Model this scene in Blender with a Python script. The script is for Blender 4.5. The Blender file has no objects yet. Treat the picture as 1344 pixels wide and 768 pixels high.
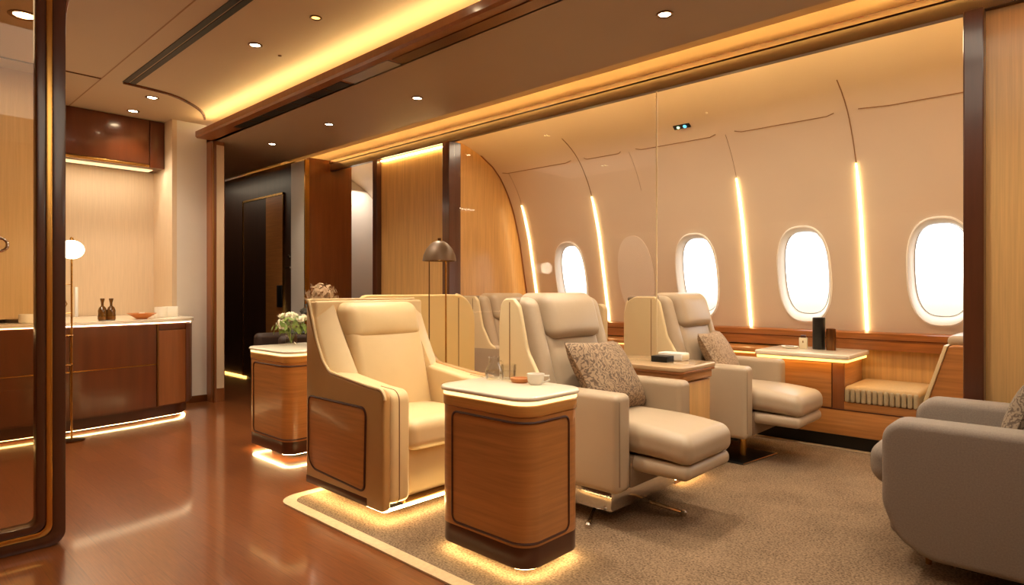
import bpy, bmesh, math, random
from mathutils import Vector, Matrix
random.seed(7)
PI = math.pi
SC = bpy.context.scene
COL = SC.collection
M = {}

# ------------------------------------------------------------------ materials
def lin(c):
    return tuple(((v/255.0)/12.92 if v/255.0 <= .04045 else ((v/255.0+.055)/1.055)**2.4) for v in c)

def new_mat(name):
    m = bpy.data.materials.new(name); m.use_nodes = True
    nt = m.node_tree; b = nt.nodes['Principled BSDF']
    M[name] = m
    return m, nt, b

def mat(name, rgb, rough=.5, metal=0, spec=.5, coat=0, noise=0, nscale=20, bump=0, bscale=200, stretch=None):
    m, nt, b = new_mat(name)
    c = lin(rgb)
    b.inputs['Roughness'].default_value = rough
    b.inputs['Metallic'].default_value = metal
    b.inputs['Specular IOR Level'].default_value = spec
    b.inputs['Coat Weight'].default_value = coat
    b.inputs['Coat Roughness'].default_value = .12
    tc = nt.nodes.new('ShaderNodeTexCoord')
    mp = nt.nodes.new('ShaderNodeMapping')
    nt.links.new(tc.outputs['Object'], mp.inputs['Vector'])
    if stretch: mp.inputs['Scale'].default_value = stretch
    n = nt.nodes.new('ShaderNodeTexNoise'); n.inputs['Scale'].default_value = nscale
    n.inputs['Detail'].default_value = 4
    nt.links.new(mp.outputs['Vector'], n.inputs['Vector'])
    r = nt.nodes.new('ShaderNodeValToRGB')
    k = noise
    r.color_ramp.elements[0].color = (*[v*(1-k) for v in c], 1)
    r.color_ramp.elements[1].color = (*[min(1, v*(1+k)) for v in c], 1)
    r.color_ramp.elements[0].position = .3; r.color_ramp.elements[1].position = .7
    nt.links.new(n.outputs['Fac'], r.inputs['Fac'])
    nt.links.new(r.outputs['Color'], b.inputs['Base Color'])
    if bump:
        n2 = nt.nodes.new('ShaderNodeTexNoise'); n2.inputs['Scale'].default_value = bscale
        nt.links.new(mp.outputs['Vector'], n2.inputs['Vector'])
        bp = nt.nodes.new('ShaderNodeBump'); bp.inputs['Strength'].default_value = bump
        bp.inputs['Distance'].default_value = .004
        nt.links.new(n2.outputs['Fac'], bp.inputs['Height'])
        nt.links.new(bp.outputs['Normal'], b.inputs['Normal'])
    return m

def emit(name, rgb, s):
    m, nt, b = new_mat(name)
    e = nt.nodes.new('ShaderNodeEmission'); e.inputs['Color'].default_value = (*lin(rgb), 1)
    e.inputs['Strength'].default_value = s
    nt.links.new(e.outputs[0], nt.nodes['Material Output'].inputs['Surface'])
    return m

def glass(name, tint=(1, 1, 1), refl=.06, rough=0.0, k=.5):
    m, nt, b = new_mat(name)
    t = nt.nodes.new('ShaderNodeBsdfTransparent'); t.inputs['Color'].default_value = (*tint, 1)
    g = nt.nodes.new('ShaderNodeBsdfGlossy'); g.inputs['Roughness'].default_value = rough
    fr = nt.nodes.new('ShaderNodeLayerWeight'); fr.inputs['Blend'].default_value = .25
    mul = nt.nodes.new('ShaderNodeMath'); mul.operation = 'MULTIPLY_ADD'
    mul.inputs[1].default_value = k; mul.inputs[2].default_value = refl
    nt.links.new(fr.outputs['Fresnel'], mul.inputs[0])
    mx = nt.nodes.new('ShaderNodeMixShader')
    nt.links.new(mul.outputs[0], mx.inputs[0]); nt.links.new(t.outputs[0], mx.inputs[1]); nt.links.new(g.outputs[0], mx.inputs[2])
    nt.links.new(mx.outputs[0], nt.nodes['Material Output'].inputs['Surface'])
    return m

# wood with grain along an axis: stretch small on that axis
mat('wood_light', (206, 160, 98), .38, noise=.13, nscale=6, stretch=(9, 9, .35), coat=.15, bump=.05, bscale=60)
mat('wood_honey', (182, 122, 66), .3, noise=.16, nscale=5, stretch=(.6, .6, 12), coat=.35, bump=.04, bscale=50)
mat('wood_lit', (196, 138, 72), .25, noise=.14, nscale=5, stretch=(.6, .6, 12), coat=.4)  # honey wood turned more golden, painting in the lit table edge
mat('wood_rail', (160, 98, 48), .28, noise=.25, nscale=4, stretch=(.7, 6, 12), coat=.3)
mat('wood_brown', (136, 80, 42), .32, noise=.12, nscale=5, stretch=(5, 5, .4), coat=.3)
mat('wood_dark', (92, 46, 22), .25, noise=.15, nscale=6, stretch=(.5, 6, 6), coat=.4)
mat('wood_dark_post', (78, 40, 22), .28, noise=.15, nscale=6, stretch=(6, 6, .4), coat=.4)
mat('wood_cabinet', (96, 46, 20), .3, noise=.15, nscale=4, stretch=(4, 4, .4), coat=.5)
mat('beam_wood', (66, 34, 16), .3, noise=.15, nscale=6, stretch=(.5, 6, 6), coat=.3)
mat('wood_kick', (74, 36, 18), .3, noise=.1, nscale=6, coat=.3)
mat('groove', (70, 32, 14), .5)
mat('black', (12, 10, 9), .45)
mat('corridor_dark', (58, 34, 22), .42, noise=.2, nscale=4, stretch=(4, 4, .4), coat=.05)
mat('ceiling_paint', (186, 160, 132), .6, noise=.02, nscale=2)
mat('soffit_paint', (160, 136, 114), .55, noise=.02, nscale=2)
mat('sidewall', (222, 204, 184), .42, noise=.02, nscale=2)
mat('seam', (146, 108, 74), .6)
mat('white_panel', (220, 212, 202), .45, noise=.02, nscale=3)
mat('window_white', (246, 242, 236), .3, noise=.01, nscale=3)
mat('niche', (214, 190, 160), .55, noise=.05, nscale=8, stretch=(12, 12, .5))
mat('tan_panel', (214, 168, 106), .4, noise=.1, nscale=7, stretch=(14, 14, .35), coat=.2)
mat('pale_panel', (208, 178, 134), .4, noise=.08, nscale=7, stretch=(14, 14, .35), coat=.2)
mat('leather_cream', (226, 198, 148), .36, noise=.03, nscale=6, bump=.08, bscale=350)
mat('shell_cream', (226, 192, 124), .4, noise=.02, nscale=4)
mat('shell_pale', (226, 204, 160), .4, noise=.02, nscale=4)
mat('leather_tan', (184, 142, 88), .33, noise=.04, nscale=6, coat=.2)
mat('leather_taupe', (182, 162, 136), .36, noise=.03, nscale=6, bump=.08, bscale=350)
mat('leather_taupe_deep', (140, 118, 96), .42, noise=.04, nscale=6, bump=.08, bscale=350)
mat('fabric_grey', (138, 125, 114), .85, noise=.1, nscale=160, bump=.25, bscale=420)
mat('fabric_stripe', (176, 156, 122), .8, noise=.06, nscale=80, bump=.2, bscale=300)
mat('cushion_tan', (198, 166, 118), .7, noise=.05, nscale=60, bump=.15, bscale=300)
mat('brass', (206, 158, 84), .25, metal=1)
mat('brass_dull', (150, 108, 62), .3, metal=1)
mat('bronze', (112, 78, 50), .3, metal=1)
mat('chrome', (220, 214, 206), .12, metal=1)
mat('stone', (248, 236, 212), .18, noise=.05, nscale=4, coat=.4)
mat('tray_top', (200, 168, 130), .15, noise=.04, nscale=5, coat=.5)
mat('ceramic', (248, 242, 230), .25)
mat('terracotta', (196, 120, 58), .4)
mat('wood_dish', (190, 120, 60), .45, noise=.1, nscale=20)
mat('amber_glass', (92, 58, 22), .1, coat=.5)
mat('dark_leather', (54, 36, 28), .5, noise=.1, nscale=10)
mat('leaf', (120, 140, 60), .6, noise=.2, nscale=20)
mat('petal', (236, 226, 196), .6, noise=.1, nscale=30)
mat('dried', (176, 146, 112), .8, noise=.2, nscale=30)
mat('lamp_shade', (104, 78, 52), .4, metal=.3)
mat('screen_blue', (120, 190, 210), .3)
mat('shade_fabric', (236, 224, 212), .5, noise=.02, nscale=5)
mat('paper', (236, 222, 190), .6)
mat('grey_plate', (170, 160, 150), .3, metal=.4)
mat('carpet_edge', (222, 192, 148), .85, noise=.08, nscale=60, bump=.3, bscale=300)
emit('led', (255, 208, 128), 16)
emit('led_wall', (255, 216, 150), 10)
emit('led_soft', (255, 192, 96), 3.5)
emit('led_table', (255, 214, 138), 2.2)
emit('led_dim', (255, 214, 150), 1.6)
emit('led_floor', (255, 220, 152), 26)
emit('led_beam', (255, 204, 118), 40)
emit('led_cove', (255, 206, 116), 110)
emit('led_cove_left', (255, 222, 150), 24)
emit('led_credenza', (255, 216, 146), 13)
emit('led_galley', (255, 226, 178), 7)
emit('downlight', (255, 226, 180), 40)
emit('globe', (255, 236, 200), 7)
glass('glass_clear', (.98, .97, .96), .006, 0, .10)
glass('glass_window', (1, .99, .97), .03)
glass('glass_amber', (.90, .80, .66), .03, 0, .25)
glass('glass_cup', (.98, .98, .97), .05, 0, .45)

def special_mats():
    # floor: narrow strip parquet, satin varnish
    m, nt, b = new_mat('floor_wood')
    tc = nt.nodes.new('ShaderNodeTexCoord'); mp = nt.nodes.new('ShaderNodeMapping')
    mp.inputs['Rotation'].default_value = (0, 0, 0)
    nt.links.new(tc.outputs['Object'], mp.inputs['Vector'])
    br = nt.nodes.new('ShaderNodeTexBrick')
    br.inputs['Scale'].default_value = 1; br.inputs['Brick Width'].default_value = 1.4
    br.inputs['Row Height'].default_value = .11; br.inputs['Mortar Size'].default_value = .0012
    br.inputs['Color1'].default_value = (*lin((140, 80, 40)), 1)
    br.inputs['Color2'].default_value = (*lin((126, 70, 34)), 1)
    br.inputs['Mortar'].default_value = (*lin((108, 58, 28)), 1)
    nt.links.new(mp.outputs['Vector'], br.inputs['Vector'])
    mp2 = nt.nodes.new('ShaderNodeMapping'); mp2.inputs['Scale'].default_value = (3, 60, 1)
    nt.links.new(tc.outputs['Object'], mp2.inputs['Vector'])
    n = nt.nodes.new('ShaderNodeTexNoise'); n.inputs['Scale'].default_value = 2.5; n.inputs['Detail'].default_value = 5
    nt.links.new(mp2.outputs['Vector'], n.inputs['Vector'])
    r = nt.nodes.new('ShaderNodeValToRGB')
    r.color_ramp.elements[0].position = .25; r.color_ramp.elements[1].position = .75
    r.color_ramp.elements[0].color = (.66, .62, .58, 1); r.color_ramp.elements[1].color = (1.12, 1.1, 1.06, 1)
    nt.links.new(n.outputs['Fac'], r.inputs['Fac'])
    mx = nt.nodes.new('ShaderNodeMix'); mx.data_type = 'RGBA'; mx.blend_type = 'MULTIPLY'; mx.inputs[0].default_value = 1
    nt.links.new(br.outputs['Color'], mx.inputs[6]); nt.links.new(r.outputs['Color'], mx.inputs[7])
    nt.links.new(mx.outputs[2], b.inputs['Base Color'])
    b.inputs['Roughness'].default_value = .28; b.inputs['Coat Weight'].default_value = 1; b.inputs['Coat Roughness'].default_value = .09
    bp = nt.nodes.new('ShaderNodeBump'); bp.inputs['Strength'].default_value = .08; bp.inputs['Distance'].default_value = .002
    nt.links.new(n.outputs['Fac'], bp.inputs['Height']); nt.links.new(bp.outputs['Normal'], b.inputs['Normal'])
    # carpet
    m, nt, b = new_mat('carpet')
    tc = nt.nodes.new('ShaderNodeTexCoord')
    n = nt.nodes.new('ShaderNodeTexNoise'); n.inputs['Scale'].default_value = 110; n.inputs['Detail'].default_value = 3
    n2 = nt.nodes.new('ShaderNodeTexNoise'); n2.inputs['Scale'].default_value = 4
    nt.links.new(tc.outputs['Object'], n.inputs['Vector']); nt.links.new(tc.outputs['Object'], n2.inputs['Vector'])
    ad = nt.nodes.new('ShaderNodeMath'); ad.operation = 'MULTIPLY_ADD'; ad.inputs[1].default_value = .25
    nt.links.new(n2.outputs['Fac'], ad.inputs[0]); nt.links.new(n.outputs['Fac'], ad.inputs[2])
    r = nt.nodes.new('ShaderNodeValToRGB')
    r.color_ramp.elements[0].position = .42; r.color_ramp.elements[1].position = .82
    r.color_ramp.elements[0].color = (*lin((92, 74, 57)), 1); r.color_ramp.elements[1].color = (*lin((158, 132, 106)), 1)
    nt.links.new(ad.outputs[0], r.inputs['Fac']); nt.links.new(r.outputs['Color'], b.inputs['Base Color'])
    b.inputs['Roughness'].default_value = .95; b.inputs['Specular IOR Level'].default_value = .1
    bp = nt.nodes.new('ShaderNodeBump'); bp.inputs['Strength'].default_value = .6; bp.inputs['Distance'].default_value = .006
    nt.links.new(n.outputs['Fac'], bp.inputs['Height']); nt.links.new(bp.outputs['Normal'], b.inputs['Normal'])
    # damask pillows
    for name, c1, c2, sc in (('pillow_dark', (96, 76, 58), (156, 130, 102), 34), ('pillow_beige', (138, 114, 90), (178, 152, 124), 34), ('pillow_grey', (96, 80, 66), (150, 132, 112), 40)):
        m, nt, b = new_mat(name)
        tc = nt.nodes.new('ShaderNodeTexCoord')
        n = nt.nodes.new('ShaderNodeTexNoise'); n.inputs['Scale'].default_value = sc*.5; n.inputs['Detail'].default_value = 2
        w = nt.nodes.new('ShaderNodeTexWave'); w.wave_type = 'RINGS'; w.rings_direction = 'SPHERICAL'
        w.inputs['Scale'].default_value = sc*.55; w.inputs['Distortion'].default_value = 14; w.inputs['Detail Scale'].default_value = 1.6
        v = nt.nodes.new('ShaderNodeTexNoise'); v.inputs['Scale'].default_value = 90
        for q in (n, w, v): nt.links.new(tc.outputs['Object'], q.inputs['Vector'])
        ad = nt.nodes.new('ShaderNodeMath'); ad.operation = 'MULTIPLY_ADD'; ad.inputs[1].default_value = .5
        nt.links.new(v.outputs['Fac'], ad.inputs[0]); nt.links.new(w.outputs['Fac'], ad.inputs[2])
        r = nt.nodes.new('ShaderNodeValToRGB')
        r.color_ramp.elements[0].position = .3; r.color_ramp.elements[1].position = .95
        r.color_ramp.elements[0].color = (*lin(c1), 1); r.color_ramp.elements[1].color = (*lin(c2), 1)
        nt.links.new(ad.outputs[0], r.inputs['Fac']); nt.links.new(r.outputs['Color'], b.inputs['Base Color'])
        b.inputs['Roughness'].default_value = .75
special_mats()

def ring_loop(bm, outer, inner, z0, z1):
    n = len(outer)
    A = [bm.verts.new((x, y, z0)) for x, y in outer]; B = [bm.verts.new((x, y, z1)) for x, y in outer]
    C = [bm.verts.new((x, y, z1)) for x, y in inner]; D = [bm.verts.new((x, y, z0)) for x, y in inner]
    for i in range(n):
        j = (i+1) % n
        for p, q in ((A, B), (B, C), (C, D), (D, A)): bm.faces.new((p[i], p[j], q[j], q[i]))
    return bm

# ------------------------------------------------------------------ scene helpers
def finish(bm, smooth=True, angle=40):
    bmesh.ops.remove_doubles(bm, verts=bm.verts, dist=1e-6)
    bmesh.ops.recalc_face_normals(bm, faces=bm.faces)
    for f in bm.faces: f.smooth = smooth
    if smooth:
        lim = math.radians(angle)
        for e in bm.edges:
            if len(e.link_faces) == 2 and e.calc_face_angle(0) > lim: e.smooth = False

def obj(name, bm, m, parent=None, loc=None, smooth=True, angle=40):
    finish(bm, smooth, angle)
    me = bpy.data.meshes.new(name); bm.to_mesh(me); bm.free()
    me.materials.append(M[m])
    o = bpy.data.objects.new(name, me); COL.objects.link(o)
    if parent is not None: o.parent = parent
    if loc is not None: o.location = loc
    return o

def thing(name, label, cat, loc=(0, 0, 0), rz=0, group=None):
    o = bpy.data.objects.new(name, None); COL.objects.link(o)
    o.location = loc; o.rotation_euler = (0, 0, rz); o.empty_display_size = .1
    o['label'] = label; o['category'] = cat
    if group: o['group'] = group
    return o

def tag(o, label, cat, group=None):
    o['label'] = label; o['category'] = cat
    if group: o['group'] = group
    return o

def struct(name, bm, m, parent=None, smooth=False, loc=None):
    o = obj(name, bm, m, parent, loc, smooth)
    if parent is None: o['kind'] = 'structure'
    return o

def copy_tree(src, parent=None):
    c = src.copy(); COL.objects.link(c)
    if parent: c.parent = parent
    for ch in list(src.children): copy_tree(ch, c)
    return c

def merge(*bms):
    out = bmesh.new()
    for b in bms:
        me = bpy.data.meshes.new('tmp'); b.to_mesh(me); b.free()
        out.from_mesh(me); bpy.data.meshes.remove(me)
    return out

def xf(bm, mx):
    bmesh.ops.transform(bm, matrix=mx, verts=bm.verts); return bm

def mv(bm, x=0, y=0, z=0): return xf(bm, Matrix.Translation((x, y, z)))
def rot(bm, ax, a): return xf(bm, Matrix.Rotation(a, 4, ax))

# ------------------------------------------------------------------ shape helpers
def box(x0, x1, y0, y1, z0, z1, bev=0, seg=2):
    bm = bmesh.new()
    bmesh.ops.create_cube(bm, size=1)
    for v in bm.verts:
        v.co = Vector(((x0+x1)/2+v.co.x*(x1-x0), (y0+y1)/2+v.co.y*(y1-y0), (z0+z1)/2+v.co.z*(z1-z0)))
    if bev: bmesh.ops.bevel(bm, geom=list(bm.edges), offset=bev, segments=seg, profile=.5, affect='EDGES')
    return bm

def axis_samples(h, r, k, flat):
    s = [-h + r*(1-math.cos(PI/2*i/k)) if False else -h + r*i/k for i in range(k+1)]
    n = flat
    mid = [-(h-r) + 2*(h-r)*i/n for i in range(1, n)]
    return s + mid + [-v for v in reversed(s)]

def rbox(x0, x1, y0, y1, z0, z1, r=.03, k=4, flat=6, bulge=(0, 0, 0), fn=None):
    """soft rounded box with optional bulging faces; fn deforms points"""
    hs = ((x1-x0)/2, (y1-y0)/2, (z1-z0)/2); c = ((x0+x1)/2, (y0+y1)/2, (z0+z1)/2)
    r = min(r, *[h*.98 for h in hs])
    S = [axis_samples(h, r, k, flat) for h in hs]
    bm = bmesh.new(); cache = {}
    def vert(p):
        key = tuple(round(q, 6) for q in p)
        if key in cache: return cache[key]
        inn = [max(-(hs[i]-r), min(hs[i]-r, p[i])) for i in range(3)]
        d = Vector([p[i]-inn[i] for i in range(3)])
        if d.length > 1e-9: d = d.normalized()*r
        q = [inn[i]+d[i] for i in range(3)]
        u = [max(-1, min(1, q[i]/hs[i])) for i in range(3)]
        w = []
        for i in range(3):
            j, l = (i+1) % 3, (i+2) % 3
            w.append(c[i] + q[i] + bulge[i]*u[i]*(1-u[j]**2)*(1-u[l]**2))
        if fn: w = fn(*w)
        v = bm.verts.new(w); cache[key] = v
        return v
    for ax in range(3):
        j, l = (ax+1) % 3, (ax+2) % 3
        for sg in (-1, 1):
            for a in range(len(S[j])-1):
                for b in range(len(S[l])-1):
                    ps = []
                    for (aa, bb) in ((a, b), (a+1, b), (a+1, b+1), (a, b+1)):
                        p = [0, 0, 0]; p[ax] = sg*hs[ax]; p[j] = S[j][aa]; p[l] = S[l][bb]
                        ps.append(vert(p))
                    if len(set(ps)) == 4:
                        try: bm.faces.new(ps)
                        except ValueError: pass
    return bm

def round_poly(pts, rads, n=6):
    """2-D polygon with rounded corners"""
    out = []; N = len(pts)
    if not isinstance(rads, (list, tuple)): rads = [rads]*N
    for i in range(N):
        p0, p1, p2 = Vector(pts[i-1]), Vector(pts[i]), Vector(pts[(i+1) % N])
        r = rads[i]
        if r <= 0: out.append(tuple(p1)); continue
        a, b = (p0-p1), (p2-p1)
        la, lb = a.length, b.length; a.normalize(); b.normalize()
        ang = a.angle(b); d = r/math.tan(ang/2)
        d = min(d, la*.49, lb*.49); rr = d*math.tan(ang/2)
        cen = p1+(a+b).normalized()*(rr/math.sin(ang/2))
        s, e = p1+a*d, p1+b*d
        a0 = math.atan2(*(s-cen).yx); a1 = math.atan2(*(e-cen).yx)
        da = (a1-a0+PI) % (2*PI)-PI
        for k in range(n+1):
            t = a0+da*k/n; out.append((cen.x+rr*math.cos(t), cen.y+rr*math.sin(t)))
    return out

def prism(poly, t0, t1, axis='y', bev=0, seg=2):
    """extrude a 2-D polygon. axis y: poly=(x,z); axis z: poly=(x,y); axis x: poly=(y,z)"""
    bm = bmesh.new()
    def P(a, b, t): return {'y': (a, t, b), 'z': (a, b, t), 'x': (t, a, b)}[axis]
    A = [bm.verts.new(P(a, b, t0)) for a, b in poly]; B = [bm.verts.new(P(a, b, t1)) for a, b in poly]
    n = len(poly)
    fa = bm.faces.new(A); fb = bm.faces.new(B)
    for i in range(n): bm.faces.new((A[i], A[(i+1) % n], B[(i+1) % n], B[i]))
    bmesh.ops.recalc_face_normals(bm, faces=bm.faces)
    if bev:
        es = set(fa.edges) | set(fb.edges)
        bmesh.ops.bevel(bm, geom=list(es), offset=bev, segments=seg, profile=.5, affect='EDGES')
    return bm

def tube(pts, r, n=8, closed=False, flat=1.0):
    pts = [Vector(p) for p in pts]; N = len(pts); bm = bmesh.new(); rings = []
    up = None
    for i, p in enumerate(pts):
        if closed: t = pts[(i+1) % N]-pts[i-1]
        else: t = pts[min(i+1, N-1)]-pts[max(i-1, 0)]
        t.normalize()
        if up is None:
            up = Vector((0, 0, 1)) if abs(t.z) < .9 else Vector((1, 0, 0))
        s = t.cross(up)
        if s.length < 1e-6: s = t.orthogonal()
        s.normalize(); up = s.cross(t).normalized()
        rr = r[i] if isinstance(r, (list, tuple)) else r
        rings.append([bm.verts.new(p+s*math.cos(2*PI*k/n)*rr+up*math.sin(2*PI*k/n)*rr*flat) for k in range(n)])
    for i in range(N if closed else N-1):
        a, b = rings[i], rings[(i+1) % N]
        for k in range(n): bm.faces.new((a[k], a[(k+1) % n], b[(k+1) % n], b[k]))
    if not closed:
        bm.faces.new(rings[0]); bm.faces.new(list(reversed(rings[-1])))
    return bm

def lathe(prof, n=24, x=0, y=0):
    bm = bmesh.new(); rings = []
    for r, z in prof:
        if r < 1e-6: rings.append([bm.verts.new((x, y, z))])
        else: rings.append([bm.verts.new((x+r*math.cos(2*PI*k/n), y+r*math.sin(2*PI*k/n), z)) for k in range(n)])
    for a, b in zip(rings, rings[1:]):
        for k in range(n):
            k2 = (k+1) % n
            if len(a) == 1 and len(b) == 1: continue
            if len(a) == 1: bm.faces.new((a[0], b[k2], b[k]))
            elif len(b) == 1: bm.faces.new((a[k], a[k2], b[0]))
            else: bm.faces.new((a[k], a[k2], b[k2], b[k]))
    return bm

def ribbon(path, z0, z1, th, closed=False):
    """vertical strip following an xy path, thickness th to the left of the path"""
    bm = bmesh.new(); N = len(path); P = [Vector((p[0], p[1])) for p in path]; cols = []
    for i in range(N):
        if closed: t = P[(i+1) % N]-P[i-1]
        else: t = P[min(i+1, N-1)]-P[max(i-1, 0)]
        t.normalize(); nrm = Vector((-t.y, t.x))
        a, b = P[i], P[i]+nrm*th
        cols.append([bm.verts.new((a.x, a.y, z0)), bm.verts.new((a.x, a.y, z1)), bm.verts.new((b.x, b.y, z1)), bm.verts.new((b.x, b.y, z0))])
    for i in range(N if closed else N-1):
        a, b = cols[i], cols[(i+1) % N]
        for k in range(4): bm.faces.new((a[k], a[(k+1) % 4], b[(k+1) % 4], b[k]))
    if not closed:
        bm.faces.new(cols[0]); bm.faces.new(list(reversed(cols[-1])))
    return bm

def sheet(rows):
    bm = bmesh.new(); g = [[bm.verts.new(p) for p in r] for r in rows]
    for a, b in zip(g, g[1:]):
        for k in range(len(a)-1): bm.faces.new((a[k], a[k+1], b[k+1], b[k]))
    return bm

def pillow(w, h, t, n=14):
    """throw pillow in the local xz plane (w along x, h along z), thickness along y"""
    bm = bmesh.new(); g = {}
    for s in (-1, 1):
        for i in range(n+1):
            for j in range(n+1):
                u, v = -1+2*i/n, -1+2*j/n
                e = max(0, (1-u*u))**.5*max(0, (1-v*v))**.5
                pin = 1-.09*(1-abs(u))*(abs(v)**2) - .0
                pin2 = 1-.09*(1-abs(v))*(abs(u)**2)
                x, z = u*w/2*pin2, v*h/2*pin
                key = (i, j, s if 0 < i < n and 0 < j < n else 0)
                if key not in g: g[key] = bm.verts.new((x, s*t/2*e**.7 if key[2] else 0, z))
        for i in range(n):
            for j in range(n):
                ks = [(a, b, s if 0 < a < n and 0 < b < n else 0) for a, b in ((i, j), (i+1, j), (i+1, j+1), (i, j+1))]
                try: bm.faces.new([g[k] for k in ks])
                except ValueError: pass
    return bm

def perim(x0, x1, y0, y1, r, n=8):
    return round_poly([(x0, y0), (x1, y0), (x1, y1), (x0, y1)], r, n)

def path_at(path, closed=True):
    P = [Vector((p[0], p[1])) for p in path]; L = [0]
    Q = P+[P[0]] if closed else P
    for a, b in zip(Q, Q[1:]): L.append(L[-1]+(b-a).length)
    def f(s):
        s = s % L[-1] if closed else max(0, min(L[-1], s))
        for i in range(len(Q)-1):
            if L[i+1] >= s:
                k = (s-L[i])/max(1e-9, L[i+1]-L[i]); return Q[i].lerp(Q[i+1], k)
        return Q[-1]
    return f, L[-1]

# ------------------------------------------------------------------ camera, world
cam = bpy.data.cameras.new('camera'); co = bpy.data.objects.new('camera', cam); COL.objects.link(co)
co.location = (0, 0, 1.15); co.rotation_euler = (PI/2, 0, math.atan2(.682, .7315))
cam.lens = 813/1344*36; cam.sensor_width = 36; cam.shift_y = -2/1344; cam.clip_start = .05
SC.camera = co

w = bpy.data.worlds.new('world'); SC.world = w; w.use_nodes = True
nt = w.node_tree; bg = nt.nodes['Background']
tc = nt.nodes.new('ShaderNodeTexCoord'); sx = nt.nodes.new('ShaderNodeSeparateXYZ'); rp = nt.nodes.new('ShaderNodeValToRGB')
mr = nt.nodes.new('ShaderNodeMapRange'); mr.inputs['From Min'].default_value = -.3; mr.inputs['From Max'].default_value = .5
nt.links.new(tc.outputs['Generated'], sx.inputs[0]); nt.links.new(sx.outputs['Z'], mr.inputs['Value'])
nt.links.new(mr.outputs[0], rp.inputs['Fac']); nt.links.new(rp.outputs['Color'], bg.inputs['Color'])
cr = rp.color_ramp
cr.elements[0].position = 0; cr.elements[0].color = (.22, .2, .14, 1)
cr.elements[1].position = 1; cr.elements[1].color = (.92, .95, 1, 1)
for p, c in ((.30, (.26, .24, .17, 1)), (.345, (.31, .29, .21, 1)), (.372, (.36, .35, .29, 1)), (.40, (1, .98, .93, 1)), (.5, (1, .98, .95, 1))):
    e = cr.elements.new(p); e.color = c
bg.inputs['Strength'].default_value = 4.2

# ------------------------------------------------------------------ the fuselage side
PROF = [(0, 5.50), (.70, 5.46), (1.72, 5.25), (1.9, 5.195), (2.02, 5.155), (2.1, 5.12), (2.18, 5.08), (2.25, 5.04), (2.33, 4.985), (2.4, 4.93),
        (2.46, 4.87), (2.52, 4.79), (2.57, 4.70), (2.62, 4.59), (2.66, 4.47), (2.70, 4.32), (2.73, 4.16), (2.745, 3.98)]
def wallY(z):
    for (a, ya), (b, yb) in zip(PROF, PROF[1:]):
        if a <= z <= b: return ya+(yb-ya)*(z-a)/(b-a)
    return PROF[-1][1]
tilt = math.atan2(5.46-5.25, 1.02)          # lean of the window band

def superell(hw, hh, n=40, e=2.7):
    out = []
    for k in range(n):
        t = 2*PI*k/n; c, s = math.cos(t), math.sin(t)
        out.append((hw*math.copysign(abs(c)**(2/e), c), hh*math.copysign(abs(s)**(2/e), s)))
    return out

WINX = [-.78, -1.71, -2.645, -4.1]
XS = [-11.0, -4.66, -3.67, -2.18, -1.27, 1.6]
WZ = 1.285
def build_sidewall():
    parts = []
    # band with the window openings (planar), filled around the holes
    bm = bmesh.new()
    def pt(x, z): return (x, wallY(z), z)
    loops = []
    outer = [(-11, .70), (1.6, .70), (1.6, 1.72), (-11, 1.72)]
    xs = [-11+12.6*i/60 for i in range(61)]
    ring = [(x, .70) for x in xs] + [(x, 1.72) for x in reversed(xs)]
    edges = []
    def loop(pp):
        vs = [bm.verts.new(pt(*p)) for p in pp]
        for i in range(len(vs)): edges.append(bm.edges.new((vs[i], vs[(i+1) % len(vs)])))
    loop(ring)
    for x in WINX+[.15]:
        loop([(x+a, WZ+b) for a, b in superell(.195, .38)])
    bmesh.ops.triangle_fill(bm, edges=edges, use_beauty=True)
    parts.append(bm)
    parts.append(sheet([[(-11, y, z), (1.6, y, z)] for z, y in PROF[:2]]))
    parts.append(sheet([[(-11, y, z), (1.6, y, z)] for z, y in PROF[2:]]))
    return merge(*parts)
struct('wall_right', build_sidewall(), 'sidewall', smooth=True)

def window(n, x, closed=False):
    root = bpy.data.objects.new('window_%d' % n, None); COL.objects.link(root); root['kind'] = 'structure'
    root.location = (x, wallY(WZ), WZ); root.rotation_euler = (tilt, 0, 0)   # local y = outboard
    bm = bmesh.new(); secs = [(.212, .402, -.004, 2.6), (.210, .400, -.012, 2.6), (.200, .390, -.016, 2.65), (.191, .377, -.004, 2.7), (.180, .358, .040, 2.8), (.171, .345, .075, 2.9)]
    if closed: secs = secs[:4]
    rings = [[bm.verts.new((a, d, b)) for a, b in superell(hw, hh, 56, e)] for hw, hh, d, e in secs]
    for r0, r1 in zip(rings, rings[1:]):
        for k in range(56): bm.faces.new((r0[k], r0[(k+1) % 56], r1[(k+1) % 56], r1[k]))
    obj('window_frame', bm, 'window_white', root)
    pp = superell(.170, .344, 56, 2.9)
    gl = prism([(a, b) for a, b in pp], .076, .080, 'y')
    obj('pane', gl, 'glass_window', root)
    gk = tube([(a, .073, b) for a, b in superell(.168, .342, 56, 2.9)], .003, 6, True)
    obj('gasket', gk, 'grey_plate', root)
for i, x in enumerate(WINX): window(i+1, x)
window(5, .15)
# one bay has a closed white shade set flush in the wall
sh = prism(superell(.2, .40, 48, 2.3), -.004, .004, 'y')
o = struct('window_6', sh, 'shade_fabric', loc=(-3.29, wallY(1.3)-.006, 1.3), smooth=True); o.rotation_euler = (tilt, 0, 0)

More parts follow.
